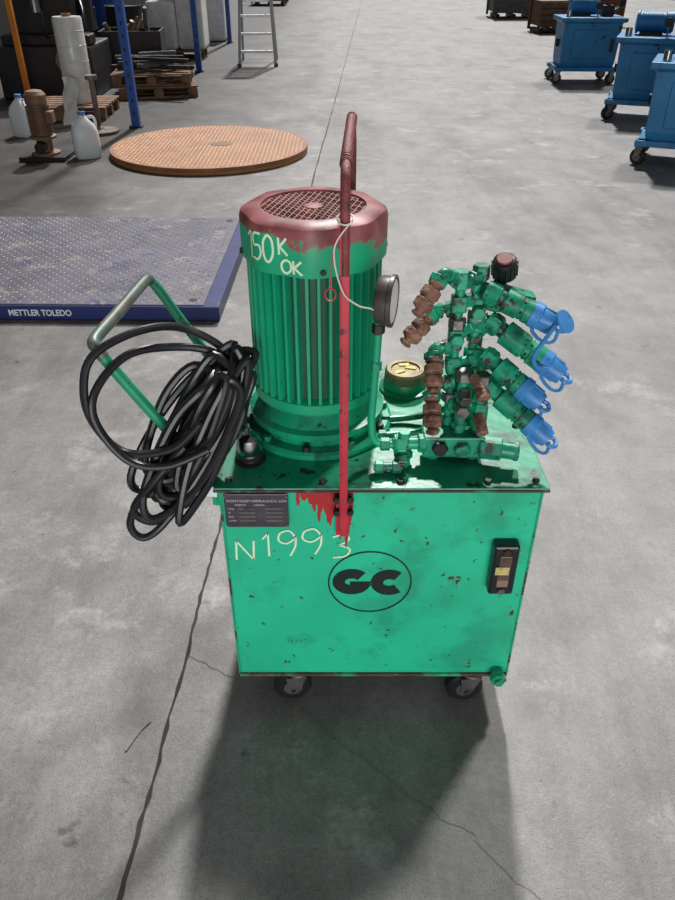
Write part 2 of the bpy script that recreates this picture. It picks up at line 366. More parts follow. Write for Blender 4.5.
# red paint run on front face
bm=bmesh.new(); rq=random.Random(3)
for i in range(24):
    x=-.082+i*.0048; t=i/24
    base=.66-.09*t if i<17 else .585
    zl=base+rq.uniform(-.028,.022)-(.03 if i in(9,14,18,21) else 0)
    k=8; p=[(x+rq.uniform(-.0012,.0012),.681-(.681-zl)*j/k) for j in range(k+1)]
    wv=[.0075]*(k-1)+[.006,.002]
    yy=FY-.0002-.00002*i
    ribbon_bm(bm,p,wv,lambda a,b,yy=yy:Vector((a,yy,b)))
finish(bm,'red_paint_run',U,mat('red_run',(176,38,42),.4,var=.15,chip=(40,186,140),chip_amt=.34,chip_scale=26,chip2=(90,24,24),chip2_amt=.35,chip2_scale=18))
# ---- lifting bracket (spans front to back over motor)
xa=.0125
box('lifting_bar_front',U,(xa,1.176,.905),(.0165,.009,.66),RED,.002)
box('lifting_bar_foot',U,(xa-.002,1.1835,.622),(.028,.008,.10),RED,.002)
box('lifting_bar_rib',U,(xa-.007,1.170,.905),(.003,.006,.64),RED,.001)
for i,z in enumerate((.672,.64)): 
    cyl('bracket_bolt_%d'%i,U,(xa-.014,1.181,z),(xa-.014,1.168,z),.008,DARK,6)
    cyl('bracket_bolt_b%d'%i,U,(xa+.014,1.181,z),(xa+.014,1.168,z),.007,DARK,6)
tube('lifting_rod',U,[(xa,1.176,1.15),(xa,1.176,1.24),(xa,1.18,1.285),(xa+.001,1.21,1.315),(xa+.006,1.35,1.322),(xa+.012,1.5,1.322),(xa+.016,1.60,1.32),(xa+.018,1.64,1.30),(xa+.02,1.655,1.25),(xa+.02,1.66,1.1),(xa+.02,1.66,.9),(xa+.02,1.66,.69)],.0085,RUSTRED,n=8,seg=12)
bm=bmesh.new()
for i in range(26):
    yy=1.22+i*.0155
    tube_bm(bm,[Vector((xa+.001+(yy-1.21)*.04+.0093*math.cos(a),yy+.006*math.sin(a*1),1.319+.0093*math.sin(a))) for a in [2*math.pi*j/12 for j in range(12)]],.0018,5,True)
finish(bm,'rod_ribs',U,RUSTRED,True)
# ---- motor
MX,MY=-.047,1.45
mo=lambda p,n,m,seg=48: lathe(n,U,p,(MX,MY,0),(0,0,1),m,seg)
mo([(.168,.692),(.172,.697),(.172,.707),(.165,.712),(.12,.712)],'motor_flange',GREEN_TOP)
mo([(.14,.712),(.142,.728),(.152,.732),(.152,.746),(.137,.750),(.118,.775),(.118,.80)],'motor_bell',GREEN_TOP)
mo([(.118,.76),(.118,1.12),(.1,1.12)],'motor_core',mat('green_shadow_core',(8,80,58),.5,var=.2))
for i in range(10):
    a=2*math.pi*(i+.3)/10
    cyl('flange_bolt_%d'%i,U,(MX+.157*math.cos(a),MY+.157*math.sin(a),.711),(MX+.157*math.cos(a),MY+.157*math.sin(a),.724),.009,DARK if i%2 else GREEN_P,6)
bm=bmesh.new()
nf=38
for i in range(nf):
    a=2*math.pi*i/nf
    M=Matrix.Translation((MX,MY,0))@Matrix.Rotation(a,4,'Z')
    w=.0030
    q=[(.112,.79),(.138,.815),(.138,1.115),(.112,1.115)]
    vs=[bm.verts.new(M@Vector((r,s*(w*1.5 if r<.12 else w),z))) for s in(-1,1) for r,z in q]
    bm.faces.new(vs[:4]);bm.faces.new(vs[4:])
    for k in range(4): bm.faces.new((vs[k],vs[(k+1)%4],vs[4+(k+1)%4],vs[4+k]))
finish(bm,'motor_fins',U,GREEN_M)
mo([(.12,.775),(.130,.78),(.138,.79),(.138,.812),(.12,.818)],'motor_lower_ring',GREEN_M)
def octr(a): return 1+.026*math.cos(8*a)
def cowlring(bm,r,z,seg=96,amt=1):
    return [bm.verts.new((MX+r*(1+(octr(2*math.pi*i/seg)-1)*amt)*math.cos(2*math.pi*i/seg),MY+r*(1+(octr(2*math.pi*i/seg)-1)*amt)*math.sin(2*math.pi*i/seg),z)) for i in range(seg)]
bm=bmesh.new(); R=[cowlring(bm,r,z,amt=k) for r,z,k in [(.136,1.093,1),(.142,1.093,1),(.143,1.10,1),(.1435,1.172,1),(.140,1.183,1),(.131,1.189,.9),(.104,1.191,0),(.102,1.188,0),(.102,1.178,0)]]
for a,b in zip(R,R[1:]):
    for i in range(96): bm.faces.new((a[i],a[(i+1)%96],b[(i+1)%96],b[i]))
finish(bm,'fan_cowl',U,COWL,True)
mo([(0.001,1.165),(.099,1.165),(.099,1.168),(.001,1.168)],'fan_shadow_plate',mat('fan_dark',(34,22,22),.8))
bm=bmesh.new()
for ang in (0,60,120):
    for k in range(-8,9):
        d=k*.0122
        if abs(d)>.10: continue
        h=math.sqrt(.103**2-d*d)
        Rm=Matrix.Rotation(math.radians(ang+15),3,'Z'); 
        p0=Rm@Vector((-h,d,0))+Vector((MX,MY,1.186)); p1=Rm@Vector((h,d,0))+Vector((MX,MY,1.186))
        tube_bm(bm,[p0,p1],.0015,5)
finish(bm,'fan_grille',U,GRILLE)
mo([(0.001,1.186),(.018,1.186),(.019,1.188),(.012,1.190),(.001,1.190)],'grille_centre',GRILLE,24)
box('cowl_seam',U,(MX-.02,MY-.142,1.13),(.003,.004,.07),GREEN_M,.001)
for i in range(4):
    a=math.radians(-90+90*i+8); cyl('cowl_screw_%d'%i,U,(MX+.14*math.cos(a),MY+.14*math.sin(a),1.105),(MX+.15*math.cos(a),MY+.15*math.sin(a),1.105),.006,DARK,6)
def cm(s,z):
    a=s/.1455; r=.1437*octr(a-math.pi/2)+.0016
    return Vector((MX+r*math.sin(a),MY-r*math.cos(a),z))
g5=[[(.6,1),(.1,.95),(.08,.55),(.5,.55),(.6,.25),(.35,0),(0,.05)]]
g0=[[(.3,1),(.05,.7),(.08,.2),(.32,0),(.58,.3),(.55,.8),(.3,1)]]
gK=[[(0,1),(.03,0)],[(.5,1),(.05,.45)],[(.05,.5),(.55,0)]]
L1=txt(g1,-.148,1.116,.07,.052)+txt(g5,-.124,1.118,.034,.05)+txt(g0,-.099,1.117,.036,.052)+txt(gK,-.066,1.134,.034,.032)
L1+=txt(g0,-.062,1.100,.036,.026)+txt(gK,-.036,1.100,.032,.026)
strokes('motor_chalk_mark',U,L1,.0048,cm,WHITEP)
WIRE=mat('white_wire',(215,208,200),.5,var=.1)
tube('tag_wire',U,[(xa+.013*math.cos(a),1.174+.013*math.sin(a),1.245+.006*math.sin(a)) for a in [2*math.pi*j/14 for j in range(14)]],.0015,WIRE,closed=True,seg=6)
tube('tag_wire_tail',U,[(xa+.012,1.168,1.245),(xa-.018,1.16,1.20),(xa-.005,1.16,1.13),(.035,1.19,1.09),(.065,1.24,1.06),(.08,1.265,1.03)],.0015,WIRE,seg=6)
tube('hang_ring',U,[(-.012+.009*math.cos(a),1.165,1.12+.011*math.sin(a)) for a in [2*math.pi*j/14 for j in range(14)]],.0014,RED,closed=True,seg=6)
tube('hang_ring_wire',U,[(xa-.01,1.17,1.235),(-.008,1.165,1.19),(-.012,1.165,1.133)],.0012,RED,seg=6)
# ---- breather cap
BX,BY=-.187,1.285
lathe('breather_cap',U,[(.018,LT-.001),(.020,LT+.012),(.026,LT+.014),(.028,LT+.022),(.028,LT+.045),(.025,LT+.060),(.015,LT+.069),(.001,LT+.071)],(BX,BY,0),(0,0,1),CHROME,32)
lathe('breather_skirt',U,[(.032,LT),(.034,LT+.003),(.024,LT+.006),(.020,LT+.012)],(BX,BY,0),(0,0,1),DARK,24)
lathe('breather_band',U,[(.0285,LT+.014),(.0295,LT+.016),(.0295,LT+.024),(.0285,LT+.026)],(BX,BY,0),(0,0,1),BLACK,24)
# ---- filler neck with yellow tape
FX,FYY=.168,1.60
lathe('filler_neck',U,[(.064,LT-.001),(.064,LT+.006),(.054,LT+.009),(.052,.722),(.050,.725)],(FX,FYY,0),(0,0,1),GREEN_TOP,32)
lathe('filler_lid',U,[(.048,.720),(.051,.724),(.051,.744),(.046,.749),(.036,.749),(.034,.745),(.001,.745)],(FX,FYY,0),(0,0,1),BRASS,32)
for i,(a,b,r) in enumerate([(-.016,-.012,.5),(.014,.008,-.3),(-.002,.024,.1)]):
    box('yellow_label_%d'%i,U,(FX+a,FYY+b,.7465),(.026,.013,.002),YELLOW,0,rot=Matrix.Rotation(r,4,'Z'))
# ---- push handle on left
HT=mat('handle_tube_worn',(92,108,98),.45,.2,var=.4,vscale=18,col2=(110,104,96),c2_amt=.7,c2_scale=10)
tube('handle_arm_front',U,[(-.245,1.245,.64),(-.29,1.242,.715),(-.36,1.237,.83),(-.43,1.232,.95),(-.449,1.232,.985),(-.455,1.244,.995)],.0112,GREEN_H,seg=14)
tube('handle_arm_back',U,[(-.245,1.57,.66),(-.29,1.57,.765),(-.36,1.57,.885),(-.405,1.57,.965),(-.421,1.567,.988),(-.424,1.555,.995)],.0112,GREEN_H,seg=14)
tube('handle_crossbar',U,[(-.440,1.232,.968),(-.449,1.233,.985),(-.456,1.248,.996),(-.445,1.35,.997),(-.43,1.50,.997),(-.424,1.552,.996),(-.421,1.567,.988)],.0122,HT,seg=14)
box('handle_mount_front',U,(-.256,1.245,.65),(.02,.05,.06),GREEN_M,.003)
box('handle_mount_back',U,(-.256,1.57,.66),(.02,.05,.06),GREEN_M,.003)
box('paper_label',U,(-.277,1.20,.676),(.055,.003,.026),WHITE,0,rot=Matrix.Rotation(.10,4,'Y'))

# ---- hydraulic manifold and fittings
def nut(n,p,d,r=.017,l=.018,m=GREEN_P,par=U):
    p=Vector(p);d=Vector(d).normalized(); cyl(n,par,p-d*l/2,p+d*l/2,r,m,6)
def pipe(n,p0,p1,r=.0095,nr=.0165,m=GREEN_P):
    p0=Vector(p0);p1=Vector(p1);d=(p1-p0).normalized(); cyl(n,U,p0,p1,r,m,14)
    nut(n+'_nut_a',p0+d*.012,d,nr); nut(n+'_nut_b',p1-d*.012,d,nr)
tube('gauge_tube',U,[(.078,1.28,1.02),(.076,1.28,.95),(.072,1.28,.86),(.070,1.278,.80),(.076,1.276,.755),(.10,1.275,.742),(.14,1.275,.742)],.0085,GREEN_M,seg=12)
nut('gauge_tube_nut',(.078,1.28,1.005),(0,0,1),.013,.02,DARK); nut('gauge_tube_nut_b',(.1,1.275,.742),(1,0,0),.014,.02)
nut('gauge_tube_nut_c',(.0755,1.28,.925),(0,0,1),.012,.02)
gc=Vector((.089,1.278,1.062))
gd=Vector((.965,-.26,.0)).normalized()
lathe('gauge_case',U,[(.03,-.018),(.043,-.014),(.046,-.006),(.046,.008),(.049,.010),(.049,.017),(.044,.018),(.042,.014),(.001,.014)],gc,gd,mat('gauge_black',(78,72,68),.4,.3,var=.4,vscale=40),36)
lathe('gauge_glass',U,[(.041,.0145),(.041,.0165),(.001,.0165)],gc,gd,mat('gauge_face',(215,215,208),.3,var=.15,vscale=30),30)
cyl('gauge_stem',U,(.080,1.28,1.0),(.086,1.279,1.025),.009,DARK,12)
box('manifold_block',U,(.245,1.295,.735),(.13,.05,.05),GREEN_P,.004)
pipe('manifold_pipe_l',(.115,1.277,.742),(.19,1.282,.740),.013,.02)
nut('manifold_tee',(.135,1.277,.742),(1,0,0),.021,.026); cyl('tee_down',U,(.14,1.277,.742),(.14,1.277,.69),.012,GREEN_P,14); nut('tee_down_nut',(.14,1.277,.715),(0,0,1),.02,.018)
nut('tee_down_nut_b',(.14,1.277,.765),(0,0,1),.014,.014)
pipe('elbow_low',(.135,1.235,.712),(.135,1.28,.735),.01,.017)
pipe('elbow_low_b',(.135,1.235,.712),(.075,1.235,.712),.009,.014)
# hard lines across the tank top between motor base and manifold
tube('hard_line_a',U,[(.09,1.36,.706),(.13,1.365,.708),(.18,1.37,.712),(.205,1.36,.73),(.212,1.33,.742)],.008,GREEN_P,seg=10); nut('hard_line_a_nut',(.10,1.361,.706),(1,0,0),.014,.018)
tube('hard_line_b',U,[(.10,1.43,.706),(.16,1.435,.708),(.21,1.43,.72),(.235,1.415,.735)],.008,GREEN_P,seg=10); nut('hard_line_b_nut',(.112,1.431,.706),(1,0,0),.014,.018)
cyl('check_valve_body',U,(.30,1.275,.735),(.345,1.265,.735),.024,GREEN_P,6)
cyl('check_valve_end',U,(.34,1.266,.735),(.372,1.26,.733),.018,GREEN_P,14); nut('check_valve_cap',(.374,1.26,.733),(1,-.2,0),.02,.012)
nut('manifold_plug_a',(.215,1.265,.738),(0,-1,0),.017,.016,DARK); nut('manifold_plug_b',(.262,1.265,.735),(0,-1,0),.018,.02)
cyl('manifold_leg_a',U,(.205,1.30,LT-.002),(.205,1.30,.72),.014,GREEN_P,14); cyl('manifold_leg_b',U,(.29,1.30,LT-.002),(.29,1.30,.72),.014,GREEN_P,14)
box('valve_block',U,(.275,1.40,.735),(.11,.07,.09),GREEN_P,.004)
box('valve_block_upper',U,(.262,1.36,.83),(.055,.05,.06),GREEN_P,.004)
def stack(n,x,y,z0,z1,step=.052,r=.010,nr=.0175):
    cyl(n+'_pipe',U,(x,y,z0),(x,y,z1),r,GREEN_P,14)
    z=z0+.02;i=0
    while z<z1:
        nut(n+'_nut_%d'%i,(x,y,z),(0,0,1),nr*(1 if i%2 else .85),.022 if i%2 else .014, GREEN_P if (i+int(x*100))%4 else STEEL); z+=step*(.6 if i%2 else 1.);i+=1
stack('stack_a',.236,1.33,.755,1.085); stack('stack_b',.278,1.36,.76,1.09); stack('stack_c',.256,1.30,.755,.90,.045,.012,.019); stack('stack_d',.296,1.31,.755,.88,.04,.012,.018)
stack('stack_e',.215,1.42,.7,.9); stack('stack_f',.30,1.42,.7,1.02)
for i,(x,y,z,mm) in enumerate([(.236,1.33,1.035,GREEN_P),(.278,1.36,1.05,GREEN_P),(.236,1.33,.965,GREEN_P),(.278,1.36,.98,GREEN_P),(.236,1.33,.90,GREEN_P),(.278,1.36,.90,GREEN_P)]):
    box('tee_body_%d'%i,U,(x,y,z),(.03,.03,.034),mm,.005)
nut('stack_a_cap',(.236,1.33,1.09),(0,0,1),.017,.02); nut('stack_b_cap',(.278,1.36,1.092),(0,0,1),.017,.018)
pipe('bridge_a',(.236,1.33,1.075),(.278,1.355,1.08),.010,.015); pipe('bridge_b',(.225,1.325,.90),(.285,1.35,.905),.011,.016); pipe('bridge_c',(.23,1.315,.815),(.30,1.32,.815),.012,.018)
nut('cross_front_a',(.236,1.312,.965),(0,-1,0),.014,.02); nut('cross_front_b',(.278,1.34,1.01),(0,-1,0),.014,.02); nut('cross_front_c',(.256,1.28,.82),(0,-1,0),.015,.02,STEEL)
cyl('needle_valve',U,(.27,1.28,.90),(.285,1.24,.885),.011,RUST,14)
cyl('needle_valve_knob',U,(.283,1.245,.885),(.287,1.230,.879),.014,RUST,12)
cyl('brass_bolt',U,(.295,1.3,.80),(.30,1.262,.775),.013,RUST,6)
cyl('brass_bolt_b',U,(.258,1.29,.86),(.258,1.262,.85),.014,STEEL,6)
def rusty(n,rt,tip,feed,fr=.0105):
    rt=Vector(rt);tip=Vector(tip);d=(tip-rt);L=d.length;d.normalize()
    L2=max(L,.074); k=L2/.085
    lathe(n+'_body',U,[(.011,-.012),(.0165,-.010),(.0165,.008*k),(.013,.010*k),(.013,.016*k),(.0185,.019*k),(.0195,.036*k),(.0165,.039*k),(.0165,.046*k),(.0195,.049*k),(.0195,L2*.76),(.016,L2*.79),(.012,L2*.82),(.0095,L2*.84),(.0095,L2*.9),(.013,L2*.92),(.013,L2*.97),(.009,L2),(.001,L2)],rt,d,RUST,22)
    nut(n+'_nut',rt-d*.004,d,.0195,.016)
    f=Vector(feed); q=rt-d*.018
    tube(n+'_elbow',U,[rt,q,q+(f-q)*.3+Vector((0,0,.004)),f],fr,GREEN_P,seg=12)
    fd=(f-q).normalized(); nut(n+'_feed_nut',q+(f-q)*.65,fd,.0165,.016)
    nut(n+'_feed_nut_b',q+(f-q)*.2,fd,.0155,.010)
rusty('coupling_a',(.188,1.31,1.085),(.150,1.275,1.036),(.236,1.33,1.080))
rusty('coupling_b',(.182,1.34,1.000),(.138,1.31,.965),(.236,1.34,1.02))
rusty('coupling_c',(.192,1.31,.925),(.190,1.255,.878),(.236,1.33,.945))
rusty('coupling_d',(.192,1.285,.85),(.190,1.225,.800),(.236,1.31,.875))
nut('cross_nut_a',(.258,1.345,1.035),(1,0,0),.014,.018); pipe('cross_pipe_a',(.236,1.33,.965),(.278,1.36,.98),.011,.014)
def blue(n,rt,tip,sc=1.):
    rt=Vector(rt);tip=Vector(tip);d=(tip-rt);L=d.length;d.normalize()
    side=d.cross(Vector((0,0,1))).normalized(); up=side.cross(d)
    a=L-.042
    lathe(n+'_body',U,[(.014,-.03),(.020,-.028),(.020,0),(.016,.003),(.016,.01),(.0245*sc,.013),(.0245*sc,a*.55),(.021,a*.58),(.021,a*.68),(.0235*sc,a*.7),(.0235*sc,a-.004),(.018,a)],rt,d,GREEN_P,22)
    nut(n+'_hex',rt+d*(-.012),d,.023,.022)
    nut(n+'_collar',rt+d*(a*.63),d,.0225,.008,DARK)
    lathe(n+'_cap',U,[(.019,a-.012),(.0255,a-.010),(.026,a+.006),(.0225,a+.010),(.0215,a+.032),(.0185,L),(.001,L+.001)],rt,d,BLUECAP,24)
    for k in range(8):
        an=2*math.pi*k/8; o=rt+d*(a+.01)+(side*math.cos(an)+up*math.sin(an))*.0222
        tube(n+'_cap_rib_%d'%k,U,[o,o+d*.022],.0022,BLUECAP,smooth=False,seg=5)
    c=rt+d*(L+.001)
    tube(n+'_tab',U,[c-side*.012,c+d*.010-side*.014,c+d*.018,c+d*.010+side*.014,c+side*.012],.0045,BLUECAP,seg=8)
    s=rt+d*(a-.004)
    dn=Vector((0,0,-1))
    tube(n+'_strap',U,[s+dn*.022,s+dn*.036+d*.002,s+dn*.044+d*.024,s+dn*.034+d*.045,c+dn*.014+d*.004,c+dn*.006],.0036,BLUECAP,seg=8)
blue('blue_coupling_a',(.312,1.33,1.048),(.418,1.285,1.008))
blue('blue_coupling_b',(.325,1.345,.975),(.445,1.275,.905),1.05)
blue('blue_coupling_c',(.318,1.325,.908),(.408,1.26,.850))
blue('blue_coupling_d',(.325,1.305,.850),(.428,1.235,.780))
for i,(p,q) in enumerate([((.278,1.36,1.05),(.30,1.335,1.052)),((.278,1.36,.98),(.315,1.35,.98)),((.278,1.36,.91),(.305,1.333,.915)),((.278,1.34,.86),(.315,1.31,.857))]):
    pipe('branch_%d'%i,p,q,.012,.018)
bm=bmesh.new()
lathe_bm(bm,[(.020,0),(.023,.002),(.023,.006),(.001,.008)],(.424,1.265,1.024),(.55,-.5,.65),24)
finish(bm,'blue_cap_lid_a',U,BLUECAP,True)
tube('blue_strap_long',U,[(.410,1.265,1.018),(.388,1.25,.99),(.375,1.25,.96),(.385,1.26,.935),(.41,1.265,.925)],.0044,BLUECAP,seg=8)
cyl('relief_body',U,(.315,1.375,1.0),(.322,1.385,1.055),.019,GREEN_P,6)
cyl('relief_stem',U,(.322,1.385,1.05),(.326,1.388,1.075),.013,DARK,16)
kd=Vector((-.18,-.40,1)).normalized(); kc=Vector((.330,1.385,1.068))
lathe('relief_knob',U,[(.018,0),(.0235,.004),(.0245,.012),(.0245,.034),(.022,.042),(.014,.046),(.001,.046)],kc,kd,BLACK,24)
bm=bmesh.new()
for k in range(16):
    an=2*math.pi*k/16; M=Matrix.Translation(kc)@frame(kd); tube_bm(bm,[M@Vector((.0243*math.cos(an),.0243*math.sin(an),.008)),M@Vector((.0243*math.cos(an),.0243*math.sin(an),.036))],.0022,5)
finish(bm,'relief_knob_knurl',U,BLACK)
lathe('relief_knob_disc',U,[(.017,.0435),(.015,.0475),(.001,.0478)],kc,kd,REDBIN,18)
box('relief_arm',U,(.345,1.36,1.035),(.085,.04,.034),GREEN_P,.006,rot=Matrix.Rotation(.25,4,'Y'))
nut('return_nut',(.30,1.50,.705),(0,0,1),.026,.03); stack('stack_g',.33,1.50,.69,.84,.05,.014,.022)

# ------------------------------------------------------------ coiled power cable
C=root('power_cable',(-.32,1.24,0))
P0=Vector((-.184,1.305,.930)); P1=Vector((-.362,1.175,.628))
Mv=(P0-P1).normalized(); Nn=Vector((-.80,-.12,.42)); Nn=(Nn-Mv*Nn.dot(Mv)).normalized(); Dn=Mv.cross(Nn).normalized()
if Dn.y>0: Dn=-Dn
pts=[]
rnd=random.Random(23)
W_=[.022,.044,.026,.05,.03,.036,.018,.052,.03,.058,.034,.024,.062,.038,.02,.045,.03]
for i,w in enumerate(W_):
    Lh=.168+rnd.uniform(-.05,.020); sh=rnd.uniform(-.022,.022)
    tw=rnd.uniform(-.13,.13); Mi=(Mv+Nn*tw).normalized()
    off=Dn*((i%5)*.016-.03+rnd.uniform(-.004,.004))+Nn*((i//5)*.018+w*.6-.03)
    cc=(P0+P1)/2+off+Mv*sh
    for j in range(10):
        a=2*math.pi*j/10
        r1=1+rnd.uniform(-.06,.06)
        pts.append(cc+Mi*(Lh*math.cos(a)*r1)-Nn*(w*math.sin(a)*r1)+Dn*.010*math.sin(a+i))
tube('cable_coil',C,pts,.0086,BLACK,n=5,seg=8)
tube('cable_loose_loop',C,[(-.26,1.17,.86),(-.32,1.165,.805),(-.41,1.16,.80),(-.462,1.17,.86),(-.470,1.18,.93),(-.445,1.20,.99),(-.37,1.26,1.01),(-.30,1.32,.985),(-.22,1.32,.93),(-.2,1.28,.85),(-.28,1.2,.72),(-.36,1.16,.62),(-.405,1.15,.592),(-.425,1.15,.63),(-.39,1.16,.70),(-.33,1.17,.76),(-.25,1.22,.80)],.0082,BLACK,seg=10)
tube('cable_loose_loop_b',C,[(-.25,1.17,.80),(-.33,1.15,.775),(-.40,1.145,.79),(-.452,1.16,.86),(-.452,1.18,.92),(-.40,1.23,.97),(-.33,1.28,.965),(-.25,1.31,.94),(-.19,1.31,.88),(-.2,1.28,.80),(-.26,1.23,.73),(-.33,1.18,.66),(-.375,1.15,.635),(-.41,1.145,.67),(-.36,1.15,.74),(-.30,1.18,.80)],.0082,BLACK,seg=10)
tube('cable_to_motor',C,[(-.26,1.22,.80),(-.22,1.27,.84),(-.20,1.34,.86),(-.205,1.42,.80),(-.215,1.5,.74),(-.215,1.56,.72),(-.17,1.6,.74)],.0085,BLACK,seg=10)

# ------------------------------------------------------------ platform scale
S=root('platform_scale',(-1.615,4.3,0),math.radians(-1))
box('scale_frame',S,(0,0,.042),(2.03,1.52,.076),SCALEBLUE,.006,local=True)
box('scale_deck',S,(-.03,0,.082),(1.93,1.49,.008),SCALETOP,.002,local=True)
for i,(a,b) in enumerate([(-.95,-.7),(.95,-.7),(-.95,.7),(.95,.7)]): cyl('scale_foot_%d'%i,S,(a,b,0),(a,b,.02),.03,DARK,local=True)
for i,(a,b) in enumerate([(-.9,-.65),(.87,-.68),(-.9,.65),(.87,.68)]): cyl('scale_corner_plug_%d'%i,S,(a,b,.084),(a,b,.088),.022,DARK,local=True)
text('scale_lettering',S,'METTLER TOLEDO',.046,(-.085,-.762,.028),FR,WHITE,.0006,.0012,local=True,sx=.86)
bm=bmesh.new()
for i in range(60):
    for j in range(46):
        x=-.96+i*.032;y=-.72+j*.032
        if x>.92: continue
        s=.010; M=Matrix.Translation((x,y,.0862))@Matrix.Rotation(math.radians(45 if (i+j)%2 else -45),4,'Z')
        vs=[bm.verts.new(M@Vector(v)) for v in((-s,0,0),(0,-s*.35,0),(s,0,0),(0,s*.35,0))]; tp=bm.verts.new(M@Vector((0,0,.002)))
        for k in range(4): bm.faces.new((vs[k],vs[(k+1)%4],tp))
finish(bm,'scale_tread',S,mat('tread_worn',(116,110,114),.45,.2,var=.3,vscale=5,col2=(82,78,96),c2_amt=.6,c2_scale=5),local=True)

# ------------------------------------------------------------ round checker plate (turntable)
T=root('round_turntable',(-1.22,7.42,0))
lathe('turntable_disc',T,[(.88,.0),(.925,.004),(.93,.02),(.93,.052),(.915,.062),(.001,.062)],(0,0,0),(0,0,1),ROUNDP,72,local=True)
lathe('turntable_rim',T,[(.915,.0622),(.932,.0625),(.934,.055),(.934,.03),(.93,.028)],(0,0,0),(0,0,1),mat('rim_brown',(150,98,62),.6,var=.3),72,local=True)
lathe('turntable_hub',T,[(.10,.061),(.10,.065),(.001,.066)],(.1,.05,0),(0,0,1),PUMPB,24,local=True)
bm=bmesh.new()
for i in range(-24,25):
    for j in range(-24,25):
        x=i*.038; y=j*.038
        if x*x+y*y>.90**2 or (x-.1)**2+(y-.05)**2<.012: continue
        s=.017; M=Matrix.Translation((x,y,.0622))@Matrix.Rotation(math.radians(45 if (i+j)%2 else -45),4,'Z')
        vs=[bm.verts.new(M@Vector(v)) for v in((-s,0,0),(0,-s*.4,0),(s,0,0),(0,s*.4,0))]; tp=bm.verts.new(M@Vector((0,0,.003)))
        for k in range(4): bm.faces.new((vs[k],vs[(k+1)%4],tp))
finish(bm,'turntable_tread',T,ROUNDS,local=True)

# ------------------------------------------------------------ left side storage
for i,(xx,yy) in enumerate(((-2.2,8.6),(-2.2,13.0),(-2.25,17.4))):
    K=root('blue_rack_post',(xx,yy,0))
    box('upright',K,(0,0,1.6),(.085,.08,3.2),BLUERACK,.004,local=True)
    box('foot_plate',K,(0,0,.006),(.14,.13,.012),DARK,.002,local=True)
    for s in(-1,1): cyl('foot_bolt_%d'%(s+1),K,(s*.055,-.045,.01),(s*.055,-.045,.03),.01,STEEL,6,local=True)
    for q in range(14): box('slot_%d'%q,K,(0,-.0405,.15+q*.12),(.02,.002,.04),DARK,0,local=True)

def pallet(loc,rz,name='wooden_pallet',par=None):
    P=root(name,loc,rz)
    for k in range(3): box('runner_%d'%k,P,(0,-.35+.35*k,.011),(1.0,.1,.022),WOOD,.002,local=True)
    for k in range(3):
        for l in range(3): box('block_%d%d'%(k,l),P,(-.44+.44*l,-.35+.35*k,.06),(.12,.09,.075),WOOD,.002,local=True)
    for k in range(3): box('stringer_%d'%k,P,(-.44+.44*k,0,.107),(.1,.8,.02),WOOD,.002,local=True)
    for k in range(6): box('deck_%d'%k,P,(0,-.36+.144*k,.129),(1.02,.10,.02),WOOD,.002,local=True)
    return P
pallet((-2.42,10.85,0),.25); pallet((-2.46,10.9,.142),.12); pallet((-3.15,9.35,0),.05); pallet((-2.9,14.9,0),0)
G=root('wrapped_goods',(-2.85,14.9,.142))
for i,(a,b,c,w,d,h) in enumerate([(-.2,0,0,.5,.7,.75),(.28,.05,0,.46,.66,.85),(.0,-.05,.78,.4,.5,.3)]):
    box('bundle_%d'%i,G,(a,b,c+h/2),(w,d,h),FILM,.06,local=True)
G2=root('wrapped_goods',(-3.0,17.9,0))
for i,(a,b,c,w,d,h) in enumerate([(-.3,0,0,.6,.8,.95),(.34,.1,0,.6,.7,1.1)]):
    box('bundle_%d'%i,G2,(a,b,h/2),(w,d,h),FILM,.07,local=True)
Q=root('steel_section_pile',(-2.46,10.9,.284),.2)
rr=random.Random(5)
for i in range(16):
    a=rr.uniform(-.4,.4);b=rr.uniform(-.28,.28);c=.024+.03*(i//3)
    box('section_%d'%i,Q,(a*.4,b,c),(rr.uniform(.5,.9),.05,.045),DARK if i%3 else GREYM,.004,rot=Matrix.Rotation(rr.uniform(-.5,.5),4,'Z'),local=True)
F=root('stretch_film_roll',(-2.98,9.3,.141))
lathe('film',F,[(.05,0),(.15,.0),(.16,.02),(.16,.84),(.15,.86),(.05,.86)],(0,0,0),(0,0,1),FILM,32,local=True)
lathe('core',F,[(.04,-.0),(.05,0),(.05,.89),(.04,.89),(.04,.0)],(0,0,.001),(0,0,1),WOOD,20,local=True)
for k in range(5): lathe('film_edge_%d'%k,F,[(.159,0),(.163,.004),(.163,.012),(.159,.016)],(0,0,.12+.15*k),(.03*(-1)**k,.02,1),FILM,32,local=True)
bm=bmesh.new(); grid=[[bm.verts.new((-2.98+i*.03+.015*math.sin(j*1.3+i),8.78-.02*j+.03*math.sin(i*1.1+j*.7),.015+.05*(9-j)+.006*math.sin(i))) for i in range(6)] for j in range(10)]
for j in range(9):
    for i in range(5): bm.faces.new((grid[j][i],grid[j][i+1],grid[j+1][i+1],grid[j+1][i]))
finish(bm,'plastic_sheet',None,FILM,True)
